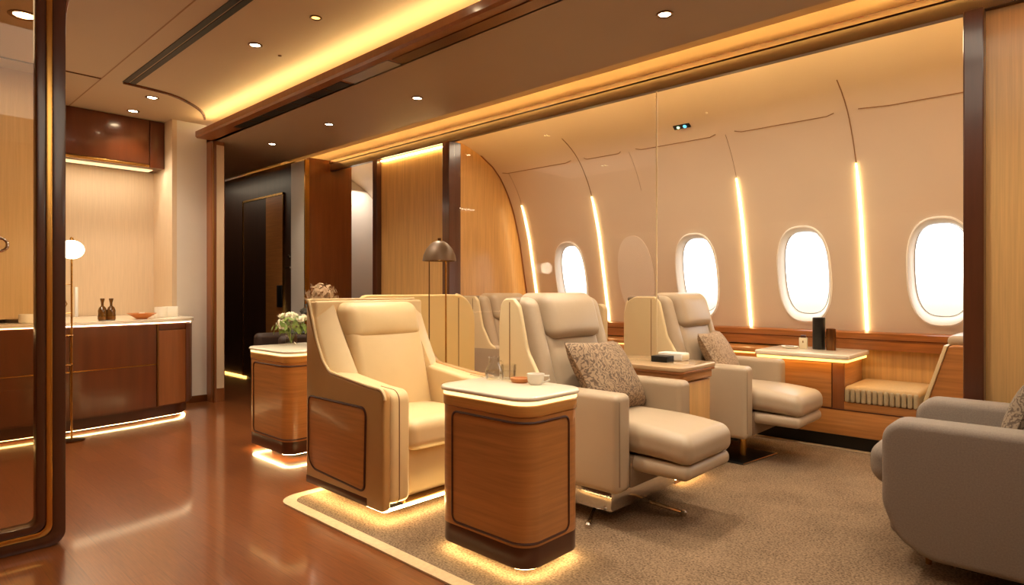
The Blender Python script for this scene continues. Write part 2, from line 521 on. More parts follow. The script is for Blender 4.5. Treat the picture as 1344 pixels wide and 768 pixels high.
# light strips rising between the windows
def wall_strip(x):
    bm = bmesh.new(); rows = []
    zs = [.84+1.26*i/24 for i in range(25)]
    for z in zs:
        y = wallY(z); wd = .0105*(1 if z < 1.95 else max(.3, (2.12-z)/.17))
        rows.append([(-wd, y-.001, z), (-wd*.7, y-.016, z), (wd*.7, y-.016, z), (wd, y-.001, z)])
    bm = sheet(rows)
    mv(bm, 0, -wallY(.84), -.84)
    return bm
for x, lb in ((-1.27, 'glowing upright strip light between the two largest windows'),
              (-2.18, 'glowing upright strip light just right of the window behind the far recliner'),
              (-3.67, 'glowing upright strip light beside the closed oval shade'),
              (-4.62, 'glowing upright strip light next to the curved wood bulkhead')):
    o = obj('light_strip', wall_strip(x), 'led_wall', None, (x, wallY(.84), .84))
    tag(o, lb, 'strip light', 'strip lights on the window wall')

# panel seams of the lining
def seam_path(pts, r=.0035): return tube(pts, r, 6)
k = 1
def trim(bm, m, smooth=True):
    global k
    o = struct('trim_%d' % k, bm, m, smooth=smooth); k += 1; return o
def sp(x, z, off=.001): return (x, wallY(z)-off, z)
for x in (-1.27, -3.67):
    trim(seam_path([sp(x, 2.1+.5*i/10) for i in range(11)], .004), 'seam')
for x in (-2.18, -3.1, -4.62):
    trim(seam_path([sp(x, 2.1+.33*i/8) for i in range(9)], .0015), 'seam')
for a, b in ((1.6, -1.2), (-1.36, -2.1), (-2.26, -3.02), (-3.18, -3.6), (-3.76, -4.7), (-5.2, -7.1)):
    n = 14
    pts = [(a+(b-a)*i/n) for i in range(n+1)]
    trim(seam_path([sp(x, 2.43+(.012 if i in (0, n) else 0), .001) for i, x in enumerate(pts)], .0035), 'seam')

# overhead service unit + small sensor
t = thing('service_unit', 'small dark overhead panel with a green and a blue light', 'service panel', (-2.5, wallY(2.53)-.004, 2.53))
t.rotation_euler = (.95, 0, 0)
obj('housing', box(-.075, .075, -.008, .012, -.022, .022, .006), 'black', t)
e1 = emit('led_green', (200, 240, 190), 1.6); e2 = emit('led_blue', (110, 200, 235), 1.6)
obj('indicator', mv(rot(lathe([(0, .006), (.013, .004), (.015, -.002), (0, -.002)], 16), 'X', PI/2), -.03, -.008, 0), 'led_green', t)
obj('indicator', mv(rot(lathe([(0, .006), (.015, .004), (.017, -.002), (0, -.002)], 16), 'X', PI/2), .03, -.008, 0), 'led_blue', t)
o = obj('sensor', rot(lathe([(0, .008), (.008, .006), (.012, -.002), (0, -.002)], 16), 'X', PI/2), 'ceramic', None, (-2.24, wallY(2.575)-.004, 2.575)); o.rotation_euler = (.98, 0, 0)
tag(o, 'tiny pale sensor on the upper lining beside the dark overhead panel', 'sensor')

# ------------------------------------------------------------------ floor, walls, ceilings
struct('floor', box(-12, 2.2, -2.6, 5.52, -.08, 0), 'floor_wood')
cp = round_poly([(-3.27, 1.60), (2.1, 1.60), (2.1, 4.94), (-3.27, 4.94)], [.12, .02, .02, .02], 8)
t = thing('carpet', 'large taupe carpet with a pale bound edge under the seats', 'carpet', (-.6, 3.3, 0))
ci = round_poly([(-3.21, 1.66), (2.04, 1.66), (2.04, 4.88), (-3.21, 4.88)], [.09, .02, .02, .02], 8)
obj('pile', mv(prism(ci, 0.0005, .008, 'z'), .6, -3.3), 'carpet', t)
bm = bmesh.new()
ring_loop(bm, cp, ci, .0005, .009)
obj('border', mv(bm, .6, -3.3), 'carpet_edge', t)
CZ = .009        # top of carpet

CEIL = 2.88
struct('ceiling', box(-12, 2.2, -2.6, 2.62, CEIL, CEIL+.06), 'ceiling_paint')
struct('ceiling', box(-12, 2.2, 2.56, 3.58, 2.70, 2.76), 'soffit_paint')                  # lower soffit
struct('ceiling', box(-12, 2.2, 3.40, 4.02, 2.80, 2.86), 'ceiling_paint')                 # cove recess
struct('wall_left', box(-12, 2.2, -2.66, -2.6, 0, 2.9), 'tan_panel')
struct('wall_front', box(2.2, 2.26, -2.66, 5.6, 0, 2.9), 'tan_panel')
struct('wall_rear', box(-12.06, -12, -2.66, 5.6, 0, 2.9), 'corridor_dark')
# lip with light trough between the two ceilings
lip = [(2.40, 2.715), (2.415, 2.70), (2.60, 2.70), (2.60, 2.88), (2.575, 2.88), (2.575, 2.745), (2.425, 2.745), (2.425, 2.765), (2.40, 2.765)]
trim(prism(lip, -6.62, 2.2, 'x'), 'wood_brown')
o = obj('cove_light', box(-6.5, 2.1, 2.428, 2.460, 2.762, 2.774), 'led_cove_left', None)
tag(o, 'hidden light strip glowing along the raised ceiling edge', 'cove light', 'cove lights')
o = obj('cove_light', box(-9, 2.1, 3.44, 3.50, 2.763, 2.772), 'led_cove', None)
tag(o, 'golden light strip in the slot above the long wood beam', 'cove light', 'cove lights')
# reflections painted as dark, grey and bronze strips under the lip
trefl = thing('dark_reflection', 'long dark reflection painted on the brown ceiling edge', 'painted reflection', (-4.6, 2.52, 2.70))
obj('slot', box(-1.3, .55, -.035, .055, -.004, .004), 'black', trefl)  # dark strip standing in for a reflection in the glossy wood
for q in range(7): obj('reflection_bar', box(-1.25+q*.26, -1.24+q*.26, -.03, .05, -.007, .0), 'bronze', trefl)
o = obj('reflection_patch', box(-.28, .28, -.05, .055, -.006, .004), 'grey_plate', None, (-3.72, 2.52, 2.70)); tag(o, 'painted grey reflection plate in the brown ceiling edge beside the dark air slot', 'patch')
o = obj('reflection_patch', box(-.75, .75, -.04, .055, -.006, .004), 'bronze', None, (-2.66, 2.52, 2.70)); tag(o, 'painted bronze reflection plate in the brown ceiling edge above the front table', 'patch')
# long beam, posts
trim(prism([(3.90, 2.57), (3.945, 2.57), (3.945, 2.632), (4.10, 2.634), (4.10, 2.646), (3.945, 2.646), (3.945, 2.69), (3.90, 2.69)], -9, 2.2, 'x'), 'beam_wood', False)  # long rear shelf is unseen, added to block light below the strip
trim(box(-9, 2.2, 3.885, 3.90, 2.655, 2.695, .003), 'wood_dark', False)
trim(box(-9, 2.2, 3.905, 3.945, 2.69, 2.80), 'ceiling_paint', False)
o = obj('cove_light', box(-9, 2.1, 3.950, 3.960, 2.65, 2.688), 'led_beam', None)
tag(o, 'light strip behind the beam washing the window wall', 'cove light', 'cove lights')
trim(box(-4.52, -4.42, 3.87, 4.02, 0, 2.57, .005), 'wood_dark_post', False)
trim(box(-.47, -.385, 3.86, 4.04, 0, 2.57, .006), 'wood_dark_post', False)
trim(box(-5.70, -5.62, 3.89, 4.0, 0, 2.57, .004), 'wood_dark_post', False)
# wood panel right of the big post
struct('wall_partition', box(-.385, 2.2, 3.94, 4.0, 0, 2.57), 'tan_panel')
struct('wall_partition', box(-5.62, -4.52, 3.95, 4.0, 0, 2.60), 'wood_light')
# curved edge bulkheads that follow the fuselage
def bulk(x0, x1, y0, m, ztop=2.735):
    zs = [0, .35, .7, 1.0, 1.3, 1.6, 1.8, 1.95, 2.05, 2.15, 2.25, 2.33, 2.4, 2.47, 2.53, 2.58, 2.62, 2.66, 2.70, ztop]
    poly = [(y0, 0)] + [(wallY(z)-.004, z) for z in zs] + [(y0, ztop)]
    return prism(poly, x0, x1, 'x')
struct('wall_bulkhead', bulk(-4.86, -4.78, 3.98, 'wood_light'), 'wood_light')
struct('wall_bulkhead', bulk(-7.3, -7.2, 3.64, 'white_panel'), 'white_panel')
struct('wall_bulkhead', box(-6.64, -6.58, 3.63, 4.19, 0, 2.69), 'wood_brown')
edge = [(-4.772, wallY(z)-.004, z) for z in [i*.1 for i in range(3, 27)]]
trim(tube(edge, .007, 6), 'wood_brown')

o = obj('cove_light', box(-5.6, -4.54, 3.925, 3.94, 2.545, 2.556), 'led_cove_left', None)  # extra strip added under the beam to brighten the panel top
tag(o, 'light strip added to brighten the top of the flat wood panel beside the dark post', 'cove light', 'cove lights')
# glass screen behind the far recliner
t = thing('glass_screen', 'clear glass screen with a slim upright pole behind the far recliner', 'glass screen', (-3.3, 3.93, 0))
obj('pane', box(-1.11, 1.035, -.005, .005, .02, 2.57), 'glass_clear', t)
obj('pole', mv(lathe([(0, 0), (.005, 0), (.005, 2.57), (0, 2.57)], 12), 1.045, 0, 0), 'shell_pale', t)

# corridor
struct('wall_corridor', box(-12, -6.92, 3.62, 3.70, 0, 2.69), 'corridor_dark')
struct('wall_corridor', box(-12, -6.95, 2.56, 2.62, 0, 2.70), 'corridor_dark')
trim(box(-6.92, -6.60, 3.58, 3.66, 0, 2.66, .006), 'white_panel', False)
trim(box(-6.60, -6.575, 3.575, 3.63, 0, 2.66, .003), 'brass', False)
# framed dark door in the corridor wall
d = bpy.data.objects.new('door_2', None); COL.objects.link(d); d.location = (-7.72, 3.62, 0); d['kind'] = 'structure'
obj('door_leaf', box(-.55, .10, -.012, .0, .02, 2.32), 'corridor_dark', d)
obj('mirror_panel', box(.10, .55, -.012, .0, .02, 2.32), 'wood_honey', d)
fr = merge(box(-.57, -.55, -.02, 0, 0, 2.35), box(.55, .565, -.02, 0, 0, 2.35), box(-.57, .565, -.02, 0, 2.325, 2.35))
obj('door_frame', fr, 'brass', d)
obj('door_handle', merge(tube([(.68, -.045, 1.43), (.80, -.045, 1.43)], .012, 8), tube([(.70, -.045, 1.43), (.70, 0, 1.43)], .01, 8)), 'chrome', d)
obj('door_lock', mv(rot(lathe([(0, .02), (.022, .02), (.022, -.01), (0, -.01)], 16), 'X', PI/2), .74, -.02, 1.56), 'chrome', d)
obj('wall_screen', box(.42, .54, -.03, -.012, .95, 1.22, .006), 'black', d)
trim(box(-12, -8.2, 3.595, 3.62, 0.0, .02), 'led_soft', False)

# galley side: column, pilaster, niche
struct('wall_column', box(-7.4, -6.75, 2.27, 2.56, 0, CEIL), 'white_panel')
trim(box(-6.75, -6.738, 2.27, 2.56, 0, .07), 'bronze', False)
pl = round_poly([(-6.95, 2.56), (-6.60, 2.56), (-6.60, 2.70), (-6.95, 2.70)], [0, .05, .05, 0], 6)
trim(prism(pl, 0, 2.80, 'z'), 'wood_brown', True)
trim(box(-6.60, -6.594, 2.60, 2.675, .14, 2.66, .002), 'niche', False)
trim(box(-6.606, -6.592, 2.563, 2.572, 0, 2.8), 'brass_dull', False)
struct('wall_niche', box(-7.4, -7.3, 1.0, 2.27, 0, CEIL), 'niche')
struct('wall_niche', box(-7.3, -6.75, 2.225, 2.27, 0, CEIL), 'niche')
struct('wall_galley', box(-7.4, -6.15, -2.6, 1.12, .93, CEIL), 'pale_panel')
struct('wall_galley', box(-7.4, -6.3, -2.6, 0.0, 0, .93), 'tan_panel')

# ceiling groove (double dark slot) that turns the corner of the raised tray
trim(box(-5.84, 2.2, 1.548, 1.588, CEIL-.006, CEIL+.01), 'black', False)
trim(box(-5.84, 2.2, 1.600, 1.640, CEIL-.006, CEIL+.01), 'black', False)
cpts = [(-5.83, 1.555), (-5.835, 1.62), (-5.846, 1.72), (-5.87, 1.88), (-5.93, 2.02), (-6.05, 2.17), (-6.18, 2.29), (-6.32, 2.38), (-6.48, 2.45)]
sm = []
for q in range(len(cpts)-1):
    p0, p1, p2, p3 = (Vector(cpts[max(0, q-1)]), Vector(cpts[q]), Vector(cpts[q+1]), Vector(cpts[min(len(cpts)-1, q+2)]))
    for u in (0, .25, .5, .75):
        sm.append(tuple(.5*((2*p1)+(p2-p0)*u+(2*p0-5*p1+4*p2-p3)*u*u+(-p0+3*p1-3*p2+p3)*u**3)))
sm.append(cpts[-1])
trim(ribbon(sm, CEIL-.016, CEIL+.01, .022), 'wood_dark', True)
trim(box(-7.0, 2.2, 1.405, 1.413, CEIL-.002, CEIL+.004), 'seam', False)
trim(box(-5.895, -5.87, .2, 1.405, CEIL-.004, CEIL+.004), 'wood_dark', False)

# ------------------------------------------------------------------ downlights
def downlight(x, y, z, label, power, bright=True, r=.035, spot=True, size=1.9):
    t = thing('downlight', label, 'ceiling light', (x, y, z), 0, 'recessed ceiling downlights')
    obj('trim_ring', lathe([(r, .004), (r*1.35, .002), (r*1.4, -.004), (r*1.1, -.007), (r*.95, -.002), (r*.9, .006)], 24), 'bronze', t)
    obj('lens', lathe([(0, -.001), (r*.92, -.001), (r*.92, .004), (0, .004)], 20), 'downlight' if bright else 'led_soft', t)
    if spot and power:
        l = bpy.data.lights.new('downlight_lamp', 'SPOT'); l.energy = power; l.color = (1, .86, .66); l.spot_size = size; l.spot_blend = .9; l.shadow_soft_size = .05
        lo = bpy.data.objects.new('downlight_lamp', l); COL.objects.link(lo); lo.location = (x, y, z-.03)
downlight(-1.74, 3.12, 2.70, 'recessed downlight in the soffit above the middle recliner', 95)
downlight(-3.95, 3.12, 2.70, 'recessed downlight in the soffit third from the corridor', 90)
downlight(-5.17, 3.05, 2.70, 'recessed downlight in the soffit second from the corridor', 40)
downlight(-6.30, 3.05, 2.70, 'recessed downlight in the soffit nearest the dark corridor', 30)
downlight(-4.29, 1.954, CEIL, 'bright recessed downlight in the raised ceiling beside the lit cove', 70)
downlight(-3.58, 2.02, CEIL, 'dim dark-lensed downlight in the raised ceiling beside the lit cove', 70, False, .028)
downlight(-6.13, 1.857, CEIL, 'downlight by the curved ceiling groove, nearer of the pair', 40, True, .04)
downlight(-6.72, 1.87, CEIL, 'downlight by the curved ceiling groove, nearest the wall cabinet', 40, True, .04)
downlight(-2.05, 1.95, CEIL, 'added unseen downlight straight above the front side table', 110, size=1.2)  # out of view, added to brighten the table top
downlight(-2.75, 2.15, CEIL, 'added unseen downlight straight above the cream club chair', 32, size=1.3)  # out of view, added for more light on the club chair
downlight(-.6, 3.12, 2.70, 'added unseen downlight straight above the grey armchair', 50)  # out of view, added for more light on the armchair side
downlight(-4.89, .754, CEIL, 'large downlight seen through the amber glass door', 60, True, .06)

o = obj('smoke_sensor', lathe([(0, .004), (.014, .004), (.014, -.004), (.008, -.008), (0, -.008)], 16), 'bronze', None, (-4.35, 2.165, CEIL))
tag(o, 'tiny dark sensor dot in the raised ceiling near the glowing edge', 'sensor')

# ------------------------------------------------------------------ unseen fill lamps added to brighten the room
def fill_area(loc, size, sy, energy, col, rx=0, ry=0, rz=0):
    l = bpy.data.lights.new('lamp', 'AREA'); l.shape = 'RECTANGLE'; l.size = size; l.size_y = sy; l.energy = energy; l.color = col
    o = bpy.data.objects.new('lamp', l); COL.objects.link(o); o.location = loc; o.rotation_euler = (rx, ry, rz); return o
fill_area((-.6, 1.2, 2.84), 2.6, 1.6, 34, (1, .86, .66))
fill_area((0.2, 3.0, 2.66), 1.6, .5, 12, (1, .86, .66))
fill_area((-4.5, .9, 2.84), 2.4, .9, 18, (1, .84, .62))
fill_area((-2.0, 4.35, 2.62), 4.6, .25, 36, (1, .84, .60), rx=-.15)
fill_area((-7.0, 1.7, 2.40), .15, .9, 10, (1, .89, .70))
fill_area((-6.9, 4.6, 2.5), .5, .4, 6, (1, .88, .74))
fill_area((-8.6, 3.1, 2.66), 2.0, .4, 8, (1, .8, .55))

# ------------------------------------------------------------------ side tables with lit tops
def outline_on(path, s0, s1, z0, z1, r, off, rad, n=36):
    """rounded-rectangle groove wrapped along a plan path between arc lengths s0..s1"""
    f, L = path_at(path)
    poly = round_poly([(s0, z0), (s1, z0), (s1, z1), (s0, z1)], r, 6)
    dense = []
    for a, b in zip(poly, poly[1:]+poly[:1]):
        d = math.hypot(b[0]-a[0], b[1]-a[1]); m = max(1, int(d/.02))
        for q in range(m): dense.append((a[0]+(b[0]-a[0])*q/m, a[1]+(b[1]-a[1])*q/m))
    pts = []
    for s, z in dense:
        p = f(s); q = f(s+.002); t = (q-p).normalized(); nrm = Vector((t.y, -t.x))
        p = p+nrm*off; pts.append((p.x, p.y, z))
    return tube(pts, rad, 6, True)

def side_table(name, label, loc, lx, ly, h, r, kind=0):
    """origin at the corner-centre; lx along x, ly along y"""
    t = thing(name, label, 'side table', loc)
    X, Y = lx/2, ly/2
    z0 = .045
    pb = perim(-X, X, -Y, Y, r)
    obj('body', prism(pb, z0+.085, h-.085, 'z'), 'wood_honey', t)
    obj('kick_band', prism(perim(-X+.001, X-.001, -Y+.001, Y-.001, r), z0, z0+.085, 'z', .004), 'wood_kick', t)
    obj('upper_band', prism(perim(-X-.004, X+.004, -Y-.004, Y+.004, r), h-.085, h-.036, 'z', .008, 3), 'wood_lit', t)
    obj('light_strip', prism(perim(-X-.004, X+.004, -Y-.004, Y+.004, r), h-.036, h-.020, 'z'), 'led_table', t)
    obj('table_top', prism(perim(-X-.014, X+.014, -Y-.014, Y+.014, r+.01), h-.021, h, 'z', .009, 4), 'stone', t)
    obj('plinth', prism(perim(-X+.12, X-.12, -Y+.12, Y-.12, .02), 0, z0, 'z'), 'black', t)
    obj('floor_light', ring_loop(bmesh.new(), perim(-X+.010, X-.010, -Y+.010, Y-.010, r-.01), perim(-X+.035, X-.035, -Y+.035, Y-.035, r-.035), z0-.003, z0-.0005), 'led_floor', t)
    # groove framing the wood panel, wrapped round the rounded corner
    f, L = path_at(pb)
    # long front face runs from corner (-X,-Y) to (X,-Y), then up the +x face
    s_a = -.5*r+.02
    total = (2*X-2*r)+PI/2*r+(2*Y-2*r)
    obj('groove', outline_on(pb, PI/2*r+.02, PI/2*r+total-.02, z0+.10, h-.105, .03, .0, .0055), 'groove', t)
    return t
T1 = side_table('side_table', 'large wooden side table with glass pitcher and cup on its glowing pale top', (-1.86, 1.975, CZ), .535, .37, .735-CZ, .085)
T0 = side_table('side_table', 'wooden side table with vases of flowers, behind the cream chair', (-4.22, 2.25, 0), .60, .50, .745, .085)
# narrower table between the two recliners
t = thing('side_table', 'light wood side table between the two taupe recliners with a dark box', 'side table', (-2.0, 3.475, CZ))
obj('body', box(-.27, .27, -.20, .20, .05, .60, .012), 'wood_light', t)
obj('tray_band', prism(perim(-.285, .285, -.215, .215, .04), .61, .665, 'z', .006, 3), 'wood_honey', t)
obj('table_top', prism(perim(-.30, .30, -.23, .23, .04), .672, .70, 'z', .008, 3), 'tray_top', t)
obj('top_edge', prism(perim(-.297, .297, -.227, .227, .04), .658, .674, 'z', .003), 'wood_rail', t)
obj('plinth', box(-.21, .21, -.14, .14, 0, .05), 'wood_kick', t)
obj('floor_light', box(.215, .225, -.16, .16, .03, .045), 'led_floor', t)
T2Z = .70+CZ

# ------------------------------------------------------------------ cream club chair with wood side panels
def club_chair(label, loc):
    t = thing('club_chair', label, 'armchair', loc)     # origin: back outer corner on the camera side; x forward, y across
    W = .79; D = .74; zb = .062
    side = [(0, zb), (D, zb), (D, .655), (.60, .662), (.34, .69), (.235, .70), (.165, .76), (.10, .87), (.03, 1.05), (.012, 1.085), (0, 1.085)]
    rr = [.02, .03, .05, .08, .10, .09, .1, .15, .03, .01, .01]
    # outer lacquer panels
    for y0, y1 in ((0, .045), (W-.045, W)):
        sp_ = obj('side_panel', prism(round_poly(side, rr, 6), y0, y1, 'y', .012, 3), 'leather_tan', t)
        if y0 == 0:
            ins = round_poly([(.035, .16), (.58, .135), (.595, .555), (.035, .555)], [.09, .035, .04, .03], 7)
            obj('inset_panel', prism(ins, -.004, .006, 'y', .002), 'wood_honey', sp_)
            dense = []
            for a, b in zip(ins, ins[1:]+ins[:1]): dense += [a, ((a[0]+b[0])/2, (a[1]+b[1])/2)]
            obj('groove', tube([(a, -.002, b) for a, b in ins], .0065, 6, True), 'groove', sp_)
            obj('kick_strip', box(.005, .60, -.003, .006, zb+.005, zb+.045, .002), 'wood_kick', sp_)
    # padded inner arms, arm front and wings in cream leather
    arm = [(.06, .12), (D+.012, .09), (D+.012, .648), (.60, .656), (.34, .686), (.24, .70), (.12, .70)]
    ar = [.02, .04, .055, .06, .08, .08, .02]
    for s in (0, 1):
        y0, y1 = (.04, .155) if s == 0 else (W-.155, W-.04)
        obj('arm', prism(round_poly(arm, ar, 6), y0, y1, 'y', .022, 4), 'leather_cream', t)
        pts = [(x+.0, (y0+.012) if s == 0 else (y1-.012), z+.003) for x, z in round_poly(arm, ar, 6)[8:30]]
        bm = bmesh.new(); rows = []
        zs = [.62+.465*i/12 for i in range(13)]
        for z in zs:
            k = (z-.62)/.465
            xo = .235*(1-k)**1.15+.022; xi = xo+.055*(1-k)+.045
            wv = .140-.012*k
            ring = [(.03, .014), (xo, .014), (xo+.016, .028), (xi-.01, wv-.022), (xi, wv), (xi-.02, wv+.014), (.03, wv+.014)]
            if s: ring = [(x, W-y) for x, y in reversed(ring)]
            rows.append([bm.verts.new((x, y, z+ (0 if k < 1 else 0))) for x, y in ring])
        for a, b in zip(rows, rows[1:]):
            n = len(a)
            for q in range(n): bm.faces.new((a[q], a[(q+1) % n], b[(q+1) % n], b[q]))
        bm.faces.new(rows[0]); bm.faces.new(list(reversed(rows[-1])))
        bmesh.ops.bevel(bm, geom=[e for e in bm.edges if all(abs(v.co.z-1.085) < 1e-4 for v in e.verts)], offset=.012, segments=3, affect='EDGES')
        obj('wing', bm, 'leather_cream', t, angle=50)
        sy = (y0+y1)/2-.012 if s == 0 else (y0+y1)/2+.012
        obj('seam', tube([(x+.001, sy, z) for x, z in round_poly(arm, ar, 8) if x > .5], .0028, 5), 'seam', t)
    obj('back_shell', box(0, .075, .02, W-.02, zb+.03, 1.085, .014, 3), 'leather_cream', t)
    # piping along the outer edge of the near side and over the back
    edge = round_poly(side, rr, 6)
    pip = [(x+.005, .006, z+.004) for x, z in edge if z > .60 or (x > .6 and z > .10)][::-1]
    obj('piping', tube([(.004, W-.03, 1.09), (.004, .03, 1.09)]+pip, .008, 8), 'leather_cream', t)
    # seat, back
    def lean(x, y, z): return (x-.235*(z-.42), y, z)
    obj('back_cushion', rbox(.13+.08, .37, .15, W-.15, .42, .93, .045, 4, 8, (.03, 0, 0), lambda x, y, z: (x-.27*(z-.42), y, z)), 'leather_cream', t)
    obj('headrest', rbox(.20, .375, .145, W-.145, .86, 1.075, .06, 5, 8, (.03, 0, .0), lambda x, y, z: (x-.27*(z-.42), y, z)), 'leather_cream', t)
    obj('seat_cushion', rbox(.24, D+.02, .158, W-.158, .33, .485, .05, 5, 8, (.0, 0, .018)), 'leather_cream', t)
    obj('front_panel', box(.30, D-.035, .15, W-.15, zb+.035, .335, .012), 'leather_cream', t)
    obj('front_trim', box(.30, D-.028, .15, W-.15, zb+.005, zb+.035, .004), 'brass_dull', t)
    obj('plinth', box(.14, D-.14, .14, W-.14, 0, zb+.01), 'black', t)
    obj('floor_light', ring_loop(bmesh.new(), perim(.014, D-.014, .014, W-.014, .02), perim(.045, D-.045, .045, W-.045, .02), zb-.004, zb-.001), 'led_floor', t)
    return t
club_chair('cream leather club chair with inset wood side panel, beside the front table', (-3.235, 1.765, CZ))

# ------------------------------------------------------------------ taupe recliners
def recliner(label, loc, W=.74, base='star', group='taupe recliners', shell='shell_pale', seat_reach=1.23, sx=0):
    t = thing('recliner_seat', label, 'recliner', loc, 0, group)    # x forward from the shell back, y across
    # hard shell round the back
    sh = [(0, .16), (.62, .16), (.62, .60), (.46, .66), (.36, .82), (.30, 1.06), (.26, 1.10), (.10, 1.10), (.035, 1.07), (0, .98)]
    sh = [(max(x, 0)+sx*max(0, 1-x/.26), z) for x, z in sh]
    sr = [.02, .02, .06, .1, .15, .04, .03, .09, .06, .08]
    for s in (0, 1):
        y0, y1 = (0, .03) if s == 0 else (W-.03, W)
        o = obj('shell_side', prism(round_poly(sh, sr, 6), y0, y1, 'y', .01, 3), shell, t)
        yy = -.001 if s == 0 else W+.001
        obj('seam', tube([(.235, yy, .62+.46*i/8) for i in range(9)], .0028, 5), 'seam', o)
    obj('shell_back', prism(round_poly([(.006, .166), (W-.006, .166), (W-.006, 1.095), (.006, 1.095)], [.02, .02, .09, .09], 8), sx+.004, sx+.04, 'x', .012, 3), shell, t)
    obj('shell_cap', rbox(sx+.02, .27, .008, W-.008, 1.055, 1.105, .024, 3, 4), 'leather_taupe_deep', t)
    # back with bolsters and headrest
    lean = lambda x, y, z: (x-.30*(z-.42)-(.0), y, z)
    for y0, y1 in ((.035, .145), (W-.145, W-.035)):
        obj('back_bolster', rbox(.33, .54, y0, y1, .45, 1.105, .05, 5, 8, (.0, 0, 0), lean), 'leather_taupe_deep' if False else 'leather_taupe', t)
    obj('back_cushion', rbox(.36, .535, .13, W-.13, .42, .93, .05, 4, 8, (.025, 0, 0), lean), 'leather_taupe', t)
    obj('headrest', rbox(.36, .585, .135, W-.135, .875, 1.13, .06, 5, 8, (.02, 0, 0), lean), 'leather_taupe', t)
    # arms: tall soft slabs
    for y0, y1 in ((0, .125), (W-.125, W)):
        a = obj('arm', rbox(.22, .93, y0, y1, .17, .645, .032, 4, 6, (.0, .004, .0)), 'leather_taupe', t)
        obj('piping', tube([(.90, y0+.022 if y0 == 0 else y1-.022, .640), (.925, y0+.022 if y0 == 0 else y1-.022, .612), (.928, y0+.022 if y0 == 0 else y1-.022, .21)], .004, 6), 'leather_taupe_deep', a)
    def nose(x, y, z):
        k = max(0, (x-.9)/.33); return (x, y, z-.025*k*k)
    obj('seat_cushion', rbox(.36, seat_reach, .128, W-.128, .35, .488, .055, 5, 9, (0, 0, .02), nose), 'leather_taupe', t)
    obj('footrest', rbox(.80, seat_reach-.012, .135, W-.135, .26, .335, .034, 4, 6, (0, 0, 0)), 'leather_taupe', t)
    obj('seat_pan', box(.22, .93, .12, W-.12, .18, .335, .012), 'leather_taupe_deep', t)
    c = (.60, W/2)
    if base == 'star':
        obj('seat_slide', box(.34, .86, .055, W-.055, .065, .18, .004), 'chrome', t)
        obj('slide_core', box(.40, .80, .15, W-.15, .04, .07, .004), 'black', t)
        obj('column', mv(lathe([(0, .0), (.05, .0), (.05, .10), (0, .10)], 16), *c), 'chrome', t)
        for q in range(5):
            a = 2*PI*q/5+.12
            L = .45
            obj('leg', tube([(c[0]+.03*math.cos(a), c[1]+.03*math.sin(a), .055), (c[0]+L*math.cos(a), c[1]+L*math.sin(a), .016)], [.014, .010], 8), 'chrome', t)
            obj('foot', mv(lathe([(0, 0), (.016, 0), (.016, .02), (.008, .028), (0, .028)], 12), c[0]+L*math.cos(a), c[1]+L*math.sin(a), 0), 'chrome', t)
    else:
        px = .80
        obj('column', mv(lathe([(0, .008), (.022, .008), (.022, .24), (0, .24)], 16), px, W/2-.1), 'brass', t)
        obj('base_plate', prism(round_poly([(px-.20, W/2-.33), (px+.10, W/2-.33), (px+.16, W/2+.1), (px-.2, W/2+.1)], .01), 0, .010, 'z', .002), 'black', t)
        obj('plate_edge', tube([(px+.10, W/2-.33, .008), (px+.16, W/2+.1, .008), (px-.0, W/2+.1, .008)], .004, 6), 'chrome', t)
        obj('seat_slide', box(.30, .80, .16, W-.16, .12, .185, .004), 'black', t)
    return t
recliner('taupe leather recliner with a dark patterned cushion, right of the front table', (-2.555, 2.47, CZ), sx=.15)
recliner('far taupe recliner with a beige cushion, standing by the window ledge', (-2.555, 3.965, CZ), .725, 'post')
c3 = recliner('taupe seat behind the glass screen, only its upper back in view', (-4.50, 4.03, 0), .74, 'post', seat_reach=1.20)
# low stepped screen beside the far recliner's shell
o = obj('privacy_screen', prism(round_poly([(-.20, 0), (.03, 0), (.03, 1.04), (-.20, 1.04)], [.01, .01, .05, .06], 6), -.03, .03, 'y', .01, 3), 'shell_pale', None, (-2.78, 4.02, CZ))
tag(o, 'low pale screen standing behind the shell of the far recliner', 'screen')
# tall cream privacy screen behind the club chair
bm = prism(round_poly([(-.50, 0), (.50, 0), (.50, 1.125), (-.50, 1.125)], [.01, .01, .20, .06], 10), -.03, .03, 'x', .014, 3)
t = thing('privacy_screen', 'tall cream privacy screen with a rounded corner behind the club chair', 'screen', (-3.43, 2.74, 0))
obj('panel', bm, 'shell_cream', t)
obj('seam', tube([(.031, .33, .05+1.05*i/8) for i in range(9)], .003, 6), 'seam', t)
o_ = obj('edge_trim', tube([(.0, y, z) for y, z in round_poly([(-.50, 0), (.50, 0), (.50, 1.125), (-.50, 1.125)], [.01, .01, .20, .06], 10)][8:32], .012, 6), 'leather_cream', t)

# ------------------------------------------------------------------ throw pillows
def place_pillow(label, loc, w, h, th, m, rz, tiltx, roll=0):
    bm = pillow(w, h, th)
    bm = rot(bm, 'Y', roll)
    o = obj('throw_pillow', bm, m, None, loc)
    o.rotation_euler = (tiltx, 0, rz)
    tag(o, label, 'cushion')
    pts = []
    n = 14
    return o
# local y is thickness: rz=-90deg makes the pillow face +x
place_pillow('dark brown patterned cushion on the recliner beside the front table', (-1.93, 2.835, .69), .54, .42, .18, 'pillow_dark', -PI/2+.12, .55, -.05)
place_pillow('beige patterned cushion leaning on the far recliner by the window', (-1.96, 4.31, .685), .50, .38, .16, 'pillow_beige', -PI/2+.2, .5, .0)

